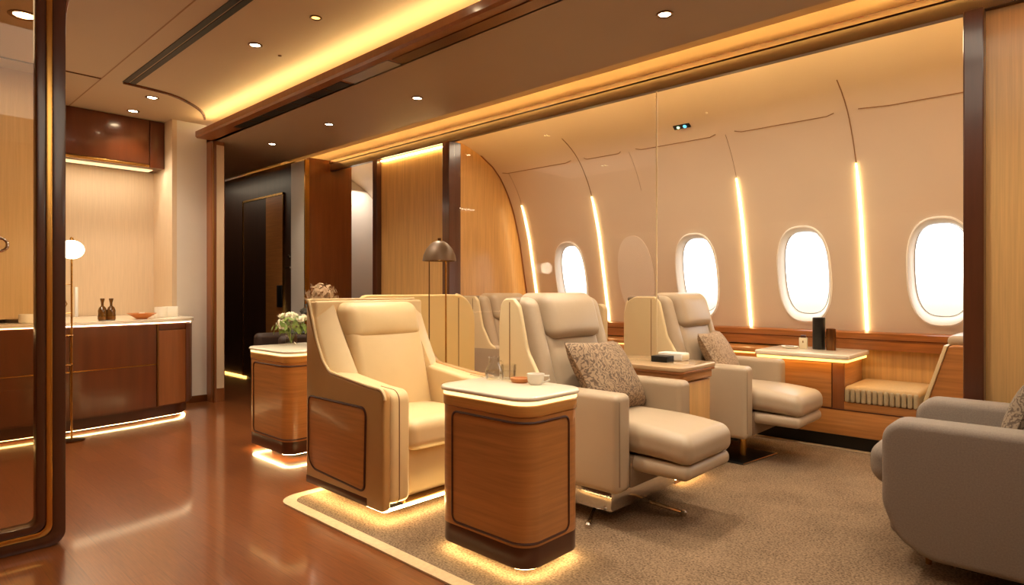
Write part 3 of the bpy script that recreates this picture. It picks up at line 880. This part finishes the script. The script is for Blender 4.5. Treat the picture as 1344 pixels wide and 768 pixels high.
# ------------------------------------------------------------------ grey fabric armchair on the right
t = thing('armchair', 'rounded grey fabric armchair on brass feet at the right edge', 'armchair', (-.622, 2.865, CZ))
W = .85; D = 1.0
pr = [(0, .28), (.05, .15), (.16, .085), (D, .085), (D, .62), (.0, .62)]
pb = round_poly(pr, [.16, .14, .14, .05, .09, .085], 12)
for y0, y1 in ((0, .17), (W-.17, W)):
    a = obj('arm', prism(pb, y0, y1, 'y', .03, 4), 'fabric_grey', t)
    yy = y0+.02 if y0 == 0 else y1-.02
    obj('piping', tube([(x, yy, z) for x, z in pb if z > .3 and x < .9][:], .004, 6), 'fabric_grey', a) if False else None
obj('seat_cushion', rbox(-.085, .75, .172, W-.172, .30, .485, .07, 5, 8, (.012, 0, .02)), 'fabric_grey', t)
obj('front_rail', rbox(-.005, .6, .165, W-.165, .11, .305, .03, 4, 5), 'fabric_grey', t)
obj('backrest', rbox(.62, D, .165, W-.165, .12, .86, .08, 5, 8, (.02, 0, 0)), 'fabric_grey', t)
obj('base', box(.24, D-.05, .08, W-.08, .06, .09, .004), 'black', t)
for x in (.13, D-.12):
    for y in (.22, W-.22):
        obj('foot', mv(lathe([(0, 0), (.011, 0), (.015, .082), (0, .082)], 14), x, y), 'brass', t)
place_pillow('grey brown woven cushion on the grey armchair at the right edge', (-.165, 3.315, .65), .42, .33, .15, 'pillow_grey', PI/2-.15, .34)

# ------------------------------------------------------------------ window-side console, bench
t = thing('window_ledge', 'long wooden window ledge running behind the recliners', 'ledge', (-3.0, 5.2, 0))
obj('rail', prism([(.13, .70), (.262, .70), (.232, .835), (.15, .835), (.13, .825)], -1.75, 3.4, 'x', .004), 'wood_rail', t)
obj('rail_groove', box(-1.75, 3.4, .124, .14, .775, .781), 'wood_dark', t)
obj('ledge_top', box(-1.75, 1.10, -.20, .14, .655, .69, .006), 'wood_honey', t)
obj('front_panel', box(-1.75, 1.10, -.17, -.14, .12, .655, .003), 'wood_honey', t)
obj('back_panel', box(1.10, 3.4, .20, .235, .12, .70, .003), 'wood_light', t)
obj('light_strip', box(-1.75, 1.10, -.196, -.186, .645, .655), 'led_soft', t)
obj('kick', box(-1.75, 1.02, -.12, .2, 0, .12), 'black', t)

t = thing('console_cabinet', 'wooden window console with glowing top holding two dark cylinders', 'cabinet', (-1.58, 5.12, 0))
obj('body', box(-.32, .29, -.26, .20, .30, .645, .004), 'wood_brown', t)
obj('side_skin', box(.285, .30, -.25, .20, .30, .645, .002), 'wood_honey', t)
dr = obj('drawer', box(-.32, .215, -.275, -.258, .31, .625, .003), 'wood_honey', t)
obj('gap', box(.215, .222, -.264, -.255, .31, .63), 'groove', t)
obj('post', box(.222, .30, -.272, -.25, .30, .645, .003), 'wood_brown', t)
obj('light_strip', prism(perim(-.30, .34, -.355, .19, .03), .645, .662, 'z'), 'led_soft', t)
obj('table_top', prism(perim(-.31, .355, -.37, .20, .035), .664, .70, 'z', .010, 3), 'stone', t)

t = thing('window_bench', 'built-in wooden bench with ribbed seat pad under the window', 'bench', (-.8, 5.1, 0))
obj('base', box(-1.17, 1.2, -.26, .29, .12, .30, .003), 'wood_honey', t)
obj('seat_box', box(-.48, 1.2, -.255, .29, .304, .36, .003), 'wood_honey', t)
obj('shadow_gap', box(-1.17, 1.2, -.263, -.25, .299, .305), 'groove', t)
obj('plinth', box(-1.17, 1.2, -.155, .2, 0, .12), 'black', t)
endp = [(.0, .36), (.9, .36), (.9, .80), (.16, .80), (.13, .79)]
obj('end_shell', prism(round_poly(endp, [.0, 0, .03, .05, .02], 5), -.24, .28, 'y', .012, 3), 'wood_honey', t)
obj('end_edge', prism([(-.02, .37), (.004, .37), (.13, .795), (.108, .795)], -.25, .285, 'y', .006, 2), 'shell_pale', t)
obj('headrest', rbox(.12, .5, -.22, .27, .785, .86, .035, 4, 6, (0, 0, .01)), 'leather_taupe', t)
t = thing('seat_pad', 'ribbed tan seat pad lying on the built-in window bench', 'seat pad', (-.8, 5.1, .36))
obj('top', rbox(-.475, -.025, -.262, .282, .068, .115, .02, 3, 6, (0, 0, .008)), 'cushion_tan', t)
n = 13
for q in range(n):
    x0 = -.475+.45*q/n
    obj('rib', rbox(x0+.002, x0+.45/n-.002, -.275, -.02, .0, .10, .014, 3, 3), 'fabric_stripe', t)
obj('core', box(-.47, -.03, -.05, .28, 0, .09, .004), 'fabric_stripe', t)

# things on the console
def cyl(name, label, cat, loc, r, h, m, inner=None):
    prof = [(0, 0), (r*.96, 0), (r, .004), (r, h-.003), (r-.004, h)]
    prof += [(r-.008, h-.004), (r-.009, .02), (0, .02)]
    return tag(obj(name, lathe(prof, 28), m, None, loc), label, cat)
cyl('vase', 'tall black cylinder vase on the window console', 'vase', (-1.53, 5.12, .70), .045, .245, 'black')
cyl('vase', 'shorter bronze cylinder beside the tall black one on the console', 'vase', (-1.435, 5.09, .70), .034, .165, 'bronze')
t = thing('card_stand', 'small cream card box with a dark cap beside the black cylinder', 'card box', (-1.635, 5.09, .70))
obj('card', box(-.03, .03, -.008, .012, 0, .085, .002), 'paper', t)
obj('cap', box(-.02, .02, -.004, .01, .085, .105, .003), 'wood_kick', t)
obj('mark', box(-.004, .004, -.0095, -.007, .045, .062), 'brass_dull', t)
t = thing('trinket_dish', 'small oval dish with a dark item at the left end of the console', 'dish', (-1.72, 5.04, .70))
obj('dish', xf(lathe([(0, .003), (.05, .004), (.065, .018), (.061, .02), (.046, .008), (0, .007)], 24), Matrix.Diagonal((1, .8, 1, 1))), 'ceramic', t)
obj('dark_insert', rbox(-.035, .03, -.02, .02, .006, .02, .006, 2, 2), 'black', t)

# ------------------------------------------------------------------ things on the tables
tz = .735
def tumbler(loc, r, h, label, water=.5, name='glass_tumbler'):
    t = thing(name, label, 'glass', loc)
    obj('glass', lathe([(0, 0), (r*.9, 0), (r, h), (r-.002, h), (r*.9-.003, .008), (0, .008)], 28), 'glass_cup', t)
    if water: obj('water', lathe([(0, .009), (r*.88-.003, .009), (r*.95-.003, h*water), (0, h*water)], 28), 'glass_cup', t)
    return t
t = thing('glass_pitcher', 'clear glass pitcher with a thin handle on the front table', 'pitcher', (-2.05, 2.075, tz))
obj('body', lathe([(0, 0), (.036, 0), (.044, .02), (.042, .045), (.026, .075), (.026, .10), (.028, .105), (.024, .10), (.023, .075), (.038, .045), (.04, .02), (.03, .006), (0, .006)], 28), 'glass_cup', t)
obj('handle', tube([(.027, .0, .09), (.055, 0, .088), (.058, 0, .05), (.044, 0, .03)], .004, 8), 'glass_cup', t)
obj('water', lathe([(0, .007), (.03, .008), (.037, .02), (.036, .042), (0, .042)], 24), 'glass_cup', t)
tumbler((-1.965, 2.085, tz), .036, .075, 'low clear water tumbler on the front table', .6)
t = thing('wooden_dish', 'small round wooden dish on the front table between glass and cup', 'dish', (-1.895, 2.085, tz))
obj('dish', lathe([(0, 0), (.036, 0), (.044, .014), (.044, .02), (.036, .021), (.03, .012), (0, .010)], 28), 'wood_dish', t)
def cup(loc, label, r=.038, h=.045, rz=0, m='ceramic'):
    t = thing('cup', label, 'cup', loc, rz)
    obj('bowl', lathe([(0, 0), (r*.62, 0), (r*.9, h*.35), (r, h), (r-.003, h), (r*.86, h*.4), (0, .006)], 28), m, t)
    obj('handle', tube([(r*.9, 0, h*.85), (r*1.55, 0, h*.85), (r*1.6, 0, h*.5), (r*1.1, 0, h*.25), (r*.82, 0, h*.25)], .004, 8), m, t)
    return t
cup((-1.80, 2.085, tz), 'white ceramic cup on the front side table', .040, .048, .4)
# middle table
t = thing('storage_box', 'small black box with a pale side on the middle table', 'box', (-1.95, 3.47, T2Z))
obj('box_body', box(-.055, .055, -.045, .045, 0, .038, .004), 'black', t)
t = thing('book', 'pale slim book with rounded cover lying behind the black box', 'book', (-1.93, 3.60, T2Z))
obj('cover', box(-.10, .07, -.05, .05, .0, .05, .008, 3), 'ceramic', t); obj('pages', box(-.095, .072, -.045, .045, .010, .040, .002), 'paper', t)

# flowers on the rear table
def leafy(bm, n, r, c, s, sx=1):
    for _ in range(n):
        th = random.uniform(0, 2*PI); ph = random.uniform(-.3, 1.3); rr = r*random.uniform(.5, 1)
        p = Vector((c[0]+rr*math.cos(th)*math.cos(ph), c[1]+rr*math.sin(th)*math.cos(ph), c[2]+rr*math.sin(ph)*.8))
        d = (p-Vector(c)).normalized(); u = d.orthogonal().normalized(); u.rotate(Matrix.Rotation(random.uniform(0, 6.28), 3, d)); v = d.cross(u)
        q = [bm.verts.new(p-u*s), bm.verts.new(p+v*s*.45+d*s*.3), bm.verts.new(p+u*s+d*s*.5), bm.verts.new(p-v*s*.45+d*s*.3)]
        bm.faces.new(q)
t = thing('flower_vase', 'small square glass vase of white and green flowers on rear table', 'flowers', (-4.40, 2.28, .745))
obj('vase', prism(perim(-.033, .033, -.033, .033, .008, 3), 0, .085, 'z', .002), 'glass_cup', t)
st = [tube([(0, 0, .01), (random.uniform(-.03, .03), random.uniform(-.03, .03), .09), (random.uniform(-.1, .1), random.uniform(-.1, .1), .15)], .003, 5) for _ in range(9)]
obj('stem', merge(*st), 'leaf', t)
bm = bmesh.new(); leafy(bm, 130, .135, (0, 0, .115), .028); obj('foliage', bm, 'leaf', t)
for q in range(13):
    a = q*2.4; rr = .03+.09*((q % 5)/5)
    x, y, z = rr*math.cos(a)*1.1, rr*math.sin(a)*1.1, .145+.08*math.sin(q*1.7)**2-.2*rr
    bm = bmesh.new(); leafy(bm, 34, .034, (0, 0, 0), .017); bm = merge(bm, lathe([(0, -.02), (.02, -.01), (.024, .008), (.012, .022), (0, .026)], 10))
    obj('blossom', mv(bm, x, y, z), 'petal', t)
t = thing('dried_flower_vase', 'tall vase of dried flowers rising behind the cream club chair', 'flowers', (-4.12, 2.37, .745))
obj('vase', lathe([(0, 0), (.045, 0), (.06, .06), (.055, .16), (.03, .24), (.034, .26), (.027, .25), (0, .24)], 24), 'amber_glass', t)
bm = bmesh.new(); leafy(bm, 260, .125, (0, 0, .36), .022); obj('flower_head', bm, 'dried', t)
obj('stem', merge(*[tube([(0, 0, .2), (.05*math.cos(a), .05*math.sin(a), .34), (.09*math.cos(a), .09*math.sin(a), .40+.06*math.sin(a*3))], .003, 5) for a in [i*.8 for i in range(9)]]), 'dried', t)

# reading lamp behind the club chair
t = thing('reading_lamp', 'thin-legged reading lamp with a dark domed shade behind the cream chair', 'lamp', (-3.335, 2.85, .0))
obj('base', lathe([(0, 0), (.055, 0), (.055, .012), (.02, .02), (0, .02)], 28), 'brass', t)
obj('pole', tube([(0, .04, .012), (0, .04, 1.36)], .006, 8), 'brass', t)
obj('pole', tube([(-.02, -.095, .0), (-.02, -.095, 1.36)], .004, 8), 'bronze', t)
dome = lathe([(.118, 1.36), (.112, 1.40), (.092, 1.445), (.06, 1.482), (.03, 1.50), (0, 1.502), (0, 1.494), (.03, 1.492), (.058, 1.474), (.088, 1.44), (.107, 1.40), (.112, 1.36)], 32)
obj('lamp_shade', mv(dome, 0, -.02), 'lamp_shade', t)
obj('bulb', mv(lathe([(0, 1.365), (.05, 1.368), (.06, 1.38), (0, 1.40)], 20), 0, -.02), 'led_soft', t)
obj('knob', mv(lathe([(0, 1.49), (.012, 1.495), (.012, 1.52), (0, 1.522)], 12), 0, -.02), 'bronze', t)
obj('crossbar', tube([(-.02, -.095, 1.365), (0, .04, 1.365)], .004, 6), 'bronze', t)

# ------------------------------------------------------------------ galley credenza
path = [(-5.88, -.6), (-5.88, 0), (-5.88, .5), (-5.885, .9), (-5.91, 1.3), (-5.965, 1.7), (-6.04, 2.0)]
crn = [(-6.04-.46*(1-math.cos(a))*1.0-.0, 2.0+.28*math.sin(a)) for a in [PI/2*i/10 for i in range(1, 11)]]
full = path+crn+[(-6.74, 2.285)]
def inset(p, d):
    out = []
    for i in range(len(p)):
        a = Vector(p[max(0, i-1)]); b = Vector(p[min(len(p)-1, i+1)]); tt = (b-a).normalized(); n_ = Vector((-tt.y, tt.x))
        q = Vector(p[i])+n_*d; out.append((q.x, q.y))
    return out
def slab(p, z0, z1, bev=0):
    poly = list(p)+[(-6.74, p[-1][1]), (-6.74, 2.19), (-7.29, 2.19), (-7.29, 1.13), (-6.14, 1.13), (-6.14, .02), (-6.28, .02), (-6.28, -.6)]
    poly = [q for i, q in enumerate(poly) if i == 0 or (Vector(q)-Vector(poly[i-1])).length > 1e-4]
    return prism(poly, z0, z1, 'z', bev)
full2 = full[:-1]
t = thing('credenza', 'dark brown curved galley credenza with a glowing pale counter top', 'credenza', (-6.4, 1.3, 0))
L = lambda bm: mv(bm, 6.4, -1.3)
obj('carcass', L(slab(inset(full2, .015), .12, .865)), 'wood_cabinet', t)
obj('plinth', L(slab(inset(full2, .05), .028, .12)), 'wood_kick', t)
obj('foot', L(slab(inset(full2, .16), 0, .028)), 'black', t)
obj('floor_light', L(ribbon(inset(full2, .056), .0235, .0275, .03)), 'led_credenza', t)
obj('light_strip', L(ribbon(inset(full2, .006), .862, .872, .012)), 'led_galley', t)
obj('counter_top', L(slab(inset(full2, -.015), .872, .90)), 'stone', t)
f, LL = path_at(full2, False)
def front(s0, s1, z0, z1, name, m, off=0.0, th=.018):
    P = [f(s0+(s1-s0)*i/14) for i in range(15)]
    P = [(p.x, p.y) for p in P]
    return obj(name, L(ribbon(inset(P, off), z0, z1, th)), m, t)
# arc length at given y
def s_at(y):
    lo, hi = 0, LL
    for _ in range(50):
        m_ = (lo+hi)/2
        if f(m_).y < y: lo = m_
        else: hi = m_
    return lo
a, b, c_, d_ = s_at(-.55), s_at(1.20), s_at(1.86), s_at(2.12)
for q0, q1 in ((a, s_at(.55)), (s_at(.55)+.008, b-.004), (b+.012, c_-.01)):
    front(q0, q1, .135, .50, 'drawer', 'wood_cabinet'); front(q0, q1, .512, .85, 'drawer', 'wood_cabinet')
    front(q0, q1, .502, .510, 'drawer_rail', 'brass', -.003, .01)
front(c_+.014, d_, .135, .80, 'door', 'wood_brown'); front(c_+.014, d_, .812, .85, 'door_rail', 'wood_cabinet')
front(d_+.01, LL, .135, .85, 'end_panel', 'wood_cabinet')
front(b, b+.008, .13, .855, 'divider', 'brass_dull', -.002, .01); front(c_, c_+.010, .13, .855, 'divider', 'brass_dull', -.002, .01)
# wall cabinet above
t = thing('wall_cabinet', 'dark copper-toned wall cabinet with a lit lower edge above the credenza', 'cabinet', (-7.1, 1.65, 2.40))
obj('carcass', box(-.19, .13, -.52, .57, 0, .48, .004), 'wood_dark', t)
obj('door', box(.13, .15, -.52, .43, .03, .475, .006), 'wood_cabinet', t)
obj('return_panel', box(.13, .148, .436, .57, .0, .475, .006), 'wood_cabinet', t)
obj('edge_trim', box(.13, .156, -.52, .43, .0, .024, .004), 'brass', t)
obj('light_strip', box(-.12, .02, -.5, .5, -.005, .0), 'led_dim', t)

# things on the credenza
ct = .90
t = thing('oil_bottle', 'dark amber bottle pair with flared necks on the credenza', 'bottle', (-6.10, 1.50, ct))
for y in (-.032, .032):
    obj('bottle', mv(lathe([(0, 0), (.030, 0), (.033, .01), (.033, .085), (.024, .11), (.010, .125), (.010, .15), (.018, .185), (.014, .187), (.006, .15), (0, .15)], 20), 0, y), 'amber_glass', t)
    obj('label_band', mv(lathe([(.0335, .01), (.0335, .035)], 20), 0, y), 'brass_dull', t)
t = thing('fruit_bowl', 'shallow terracotta bowl on a small foot on the credenza', 'bowl', (-6.22, 1.80, ct))
obj('bowl', lathe([(0, 0), (.045, 0), (.05, .008), (.115, .048), (.118, .052), (.108, .052), (.05, .018), (0, .014)], 32), 'terracotta', t)
obj('candle', lathe([(0, .014), (.025, .014), (.025, .06), (0, .06)], 16), 'ceramic', t)
def mug(loc, label, r=.05, h=.095):
    t = thing('cup', label, 'cup', loc)
    obj('bowl', lathe([(0, 0), (r*.85, 0), (r, .01), (r, h), (r-.004, h), (r-.006, .012), (0, .012)], 28), 'ceramic', t); return t
mug((-6.36, 2.00, ct), 'round white cup on the credenza next to the terracotta bowl', .055, .10)
t = thing('canister', 'squarish white canister at the right end of the credenza', 'canister', (-6.55, 2.14, ct))
obj('body', prism(perim(-.06, .06, -.06, .06, .02), 0, .10, 'z', .004), 'ceramic', t)
mug((-6.02, .95, ct), 'white cup on the counter seen through the amber glass door', .055, .07)

# globe floor lamp with little trays
t = thing('floor_lamp', 'slim brass floor lamp with a glowing white globe by the credenza', 'lamp', (-5.70, 1.17, 0))
obj('base', lathe([(0, 0), (.085, 0), (.085, .012), (.02, .018), (0, .018)], 28), 'bronze', t)
obj('pole', tube([(0, 0, .012), (0, 0, 1.40)], .007, 8), 'brass', t)
obj('pole', tube([(.0, .03, .95), (.0, .03, 1.18)], .012, 8), 'ceramic', t)
obj('globe', xf(lathe([(0, 1.395)]+[(.082*math.sin(PI*i/14), 1.467-.072*math.cos(PI*i/14)) for i in range(1, 14)]+[(0, 1.539)], 28), Matrix.Identity(4)), 'globe', t)
obj('cap', lathe([(0, 1.53), (.016, 1.535), (.010, 1.56), (0, 1.565)], 14), 'brass', t)
for z, r in ((.58, .10), (.80, .09)):
    obj('tray', mv(lathe([(0, z), (r*.8, z), (r, z+.012), (r-.004, z+.014), (r*.78, z+.005), (0, z+.005)], 28), 0, -.08), 'brass', t)
obj('bracket', merge(tube([(0, 0, 1.20), (0, -.07, 1.20), (0, -.07, .98), (0, 0, .98)], .004, 6), tube([(0, -.07, 1.15), (0, -.03, 1.05), (0, -.07, .98)], .004, 6)), 'brass_dull', t)
l = bpy.data.lights.new('globe_lamp', 'POINT'); l.energy = 8; l.color = (1, .85, .6); l.shadow_soft_size = .08
lo = bpy.data.objects.new('globe_lamp', l); COL.objects.link(lo); lo.location = (-5.58, 1.17, 1.47)

# ------------------------------------------------------------------ amber glass partition at the left
d = bpy.data.objects.new('door_1', None); COL.objects.link(d); d.location = (-3.45, .68, 0); d['kind'] = 'structure'
def framebar(ins, wd, x0, x1, z0, top=2.88, r=.06):
    """L-shaped frame: right upright and bottom rail with a rounded corner, inset from the outer edge"""
    o1 = round_poly([(-2.6, z0), (-ins, z0), (-ins, top), (-ins-wd, top), (-ins-wd, z0+wd), (-2.6, z0+wd)], [0, r, 0, 0, max(.01, r-wd*.5), 0], 8)
    return prism(o1, x0, x1, 'x', .004)
obj('door_frame', framebar(0, .05, -.05, .03, .0), 'wood_dark_post', d)
obj('brass_edge', framebar(.05, .024, -.04, .034, .05, r=.05), 'brass', d)
obj('inner_frame', framebar(.074, .034, -.045, .03, .074, r=.045), 'wood_dark_post', d)
obj('pane', box(-.012, -.004, -2.6, -.10, .10, 2.88), 'glass_amber', d)
ring = rot(tube([(.028*math.cos(2*PI*q/24), .028*math.sin(2*PI*q/24), 0) for q in range(24)], .006, 8, True), 'Y', PI/2)
obj('door_handle', merge(mv(ring, .02, -.235, 1.35), mv(rot(lathe([(0, 0), (.01, 0), (.01, .03), (0, .03)], 10), 'Y', PI/2), -.01, -.235, 1.378)), 'chrome', d)
brk = [(0, 2.36)]+[(.0+.16*(1-math.cos(a)), 2.36+.30*math.sin(a)) for a in [PI/2*i/8 for i in range(1, 9)]]+[(.16, 2.88), (0, 2.88)]
trim(mv(prism(brk, -.05, .03, 'x', .004), -3.45, .68, 0), 'wood_brown', True)

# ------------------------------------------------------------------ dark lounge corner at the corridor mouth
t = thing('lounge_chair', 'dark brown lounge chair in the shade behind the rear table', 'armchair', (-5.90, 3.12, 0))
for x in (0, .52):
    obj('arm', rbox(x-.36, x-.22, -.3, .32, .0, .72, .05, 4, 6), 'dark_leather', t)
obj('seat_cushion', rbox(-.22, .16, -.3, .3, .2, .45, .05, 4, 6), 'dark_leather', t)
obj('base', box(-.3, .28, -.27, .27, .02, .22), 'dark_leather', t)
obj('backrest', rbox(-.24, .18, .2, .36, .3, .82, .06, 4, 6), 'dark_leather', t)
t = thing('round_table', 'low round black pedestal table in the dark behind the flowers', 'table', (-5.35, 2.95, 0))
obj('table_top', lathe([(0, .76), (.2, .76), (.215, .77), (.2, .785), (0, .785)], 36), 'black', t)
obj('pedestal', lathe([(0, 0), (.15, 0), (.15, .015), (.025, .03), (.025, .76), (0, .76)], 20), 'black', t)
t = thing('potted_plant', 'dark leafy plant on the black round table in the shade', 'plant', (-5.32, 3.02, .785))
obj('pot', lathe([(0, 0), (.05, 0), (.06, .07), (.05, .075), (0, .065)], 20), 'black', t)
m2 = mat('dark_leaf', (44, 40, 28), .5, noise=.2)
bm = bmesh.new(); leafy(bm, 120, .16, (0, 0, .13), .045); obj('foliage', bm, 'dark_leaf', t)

# ------------------------------------------------------------------ view
SC.view_settings.view_transform = 'Standard'
SC.view_settings.look = 'None'
SC.view_settings.exposure = .2
SC.cycles.max_bounces = 8; SC.cycles.transparent_max_bounces = 16
SC.cycles.sample_clamp_indirect = 6
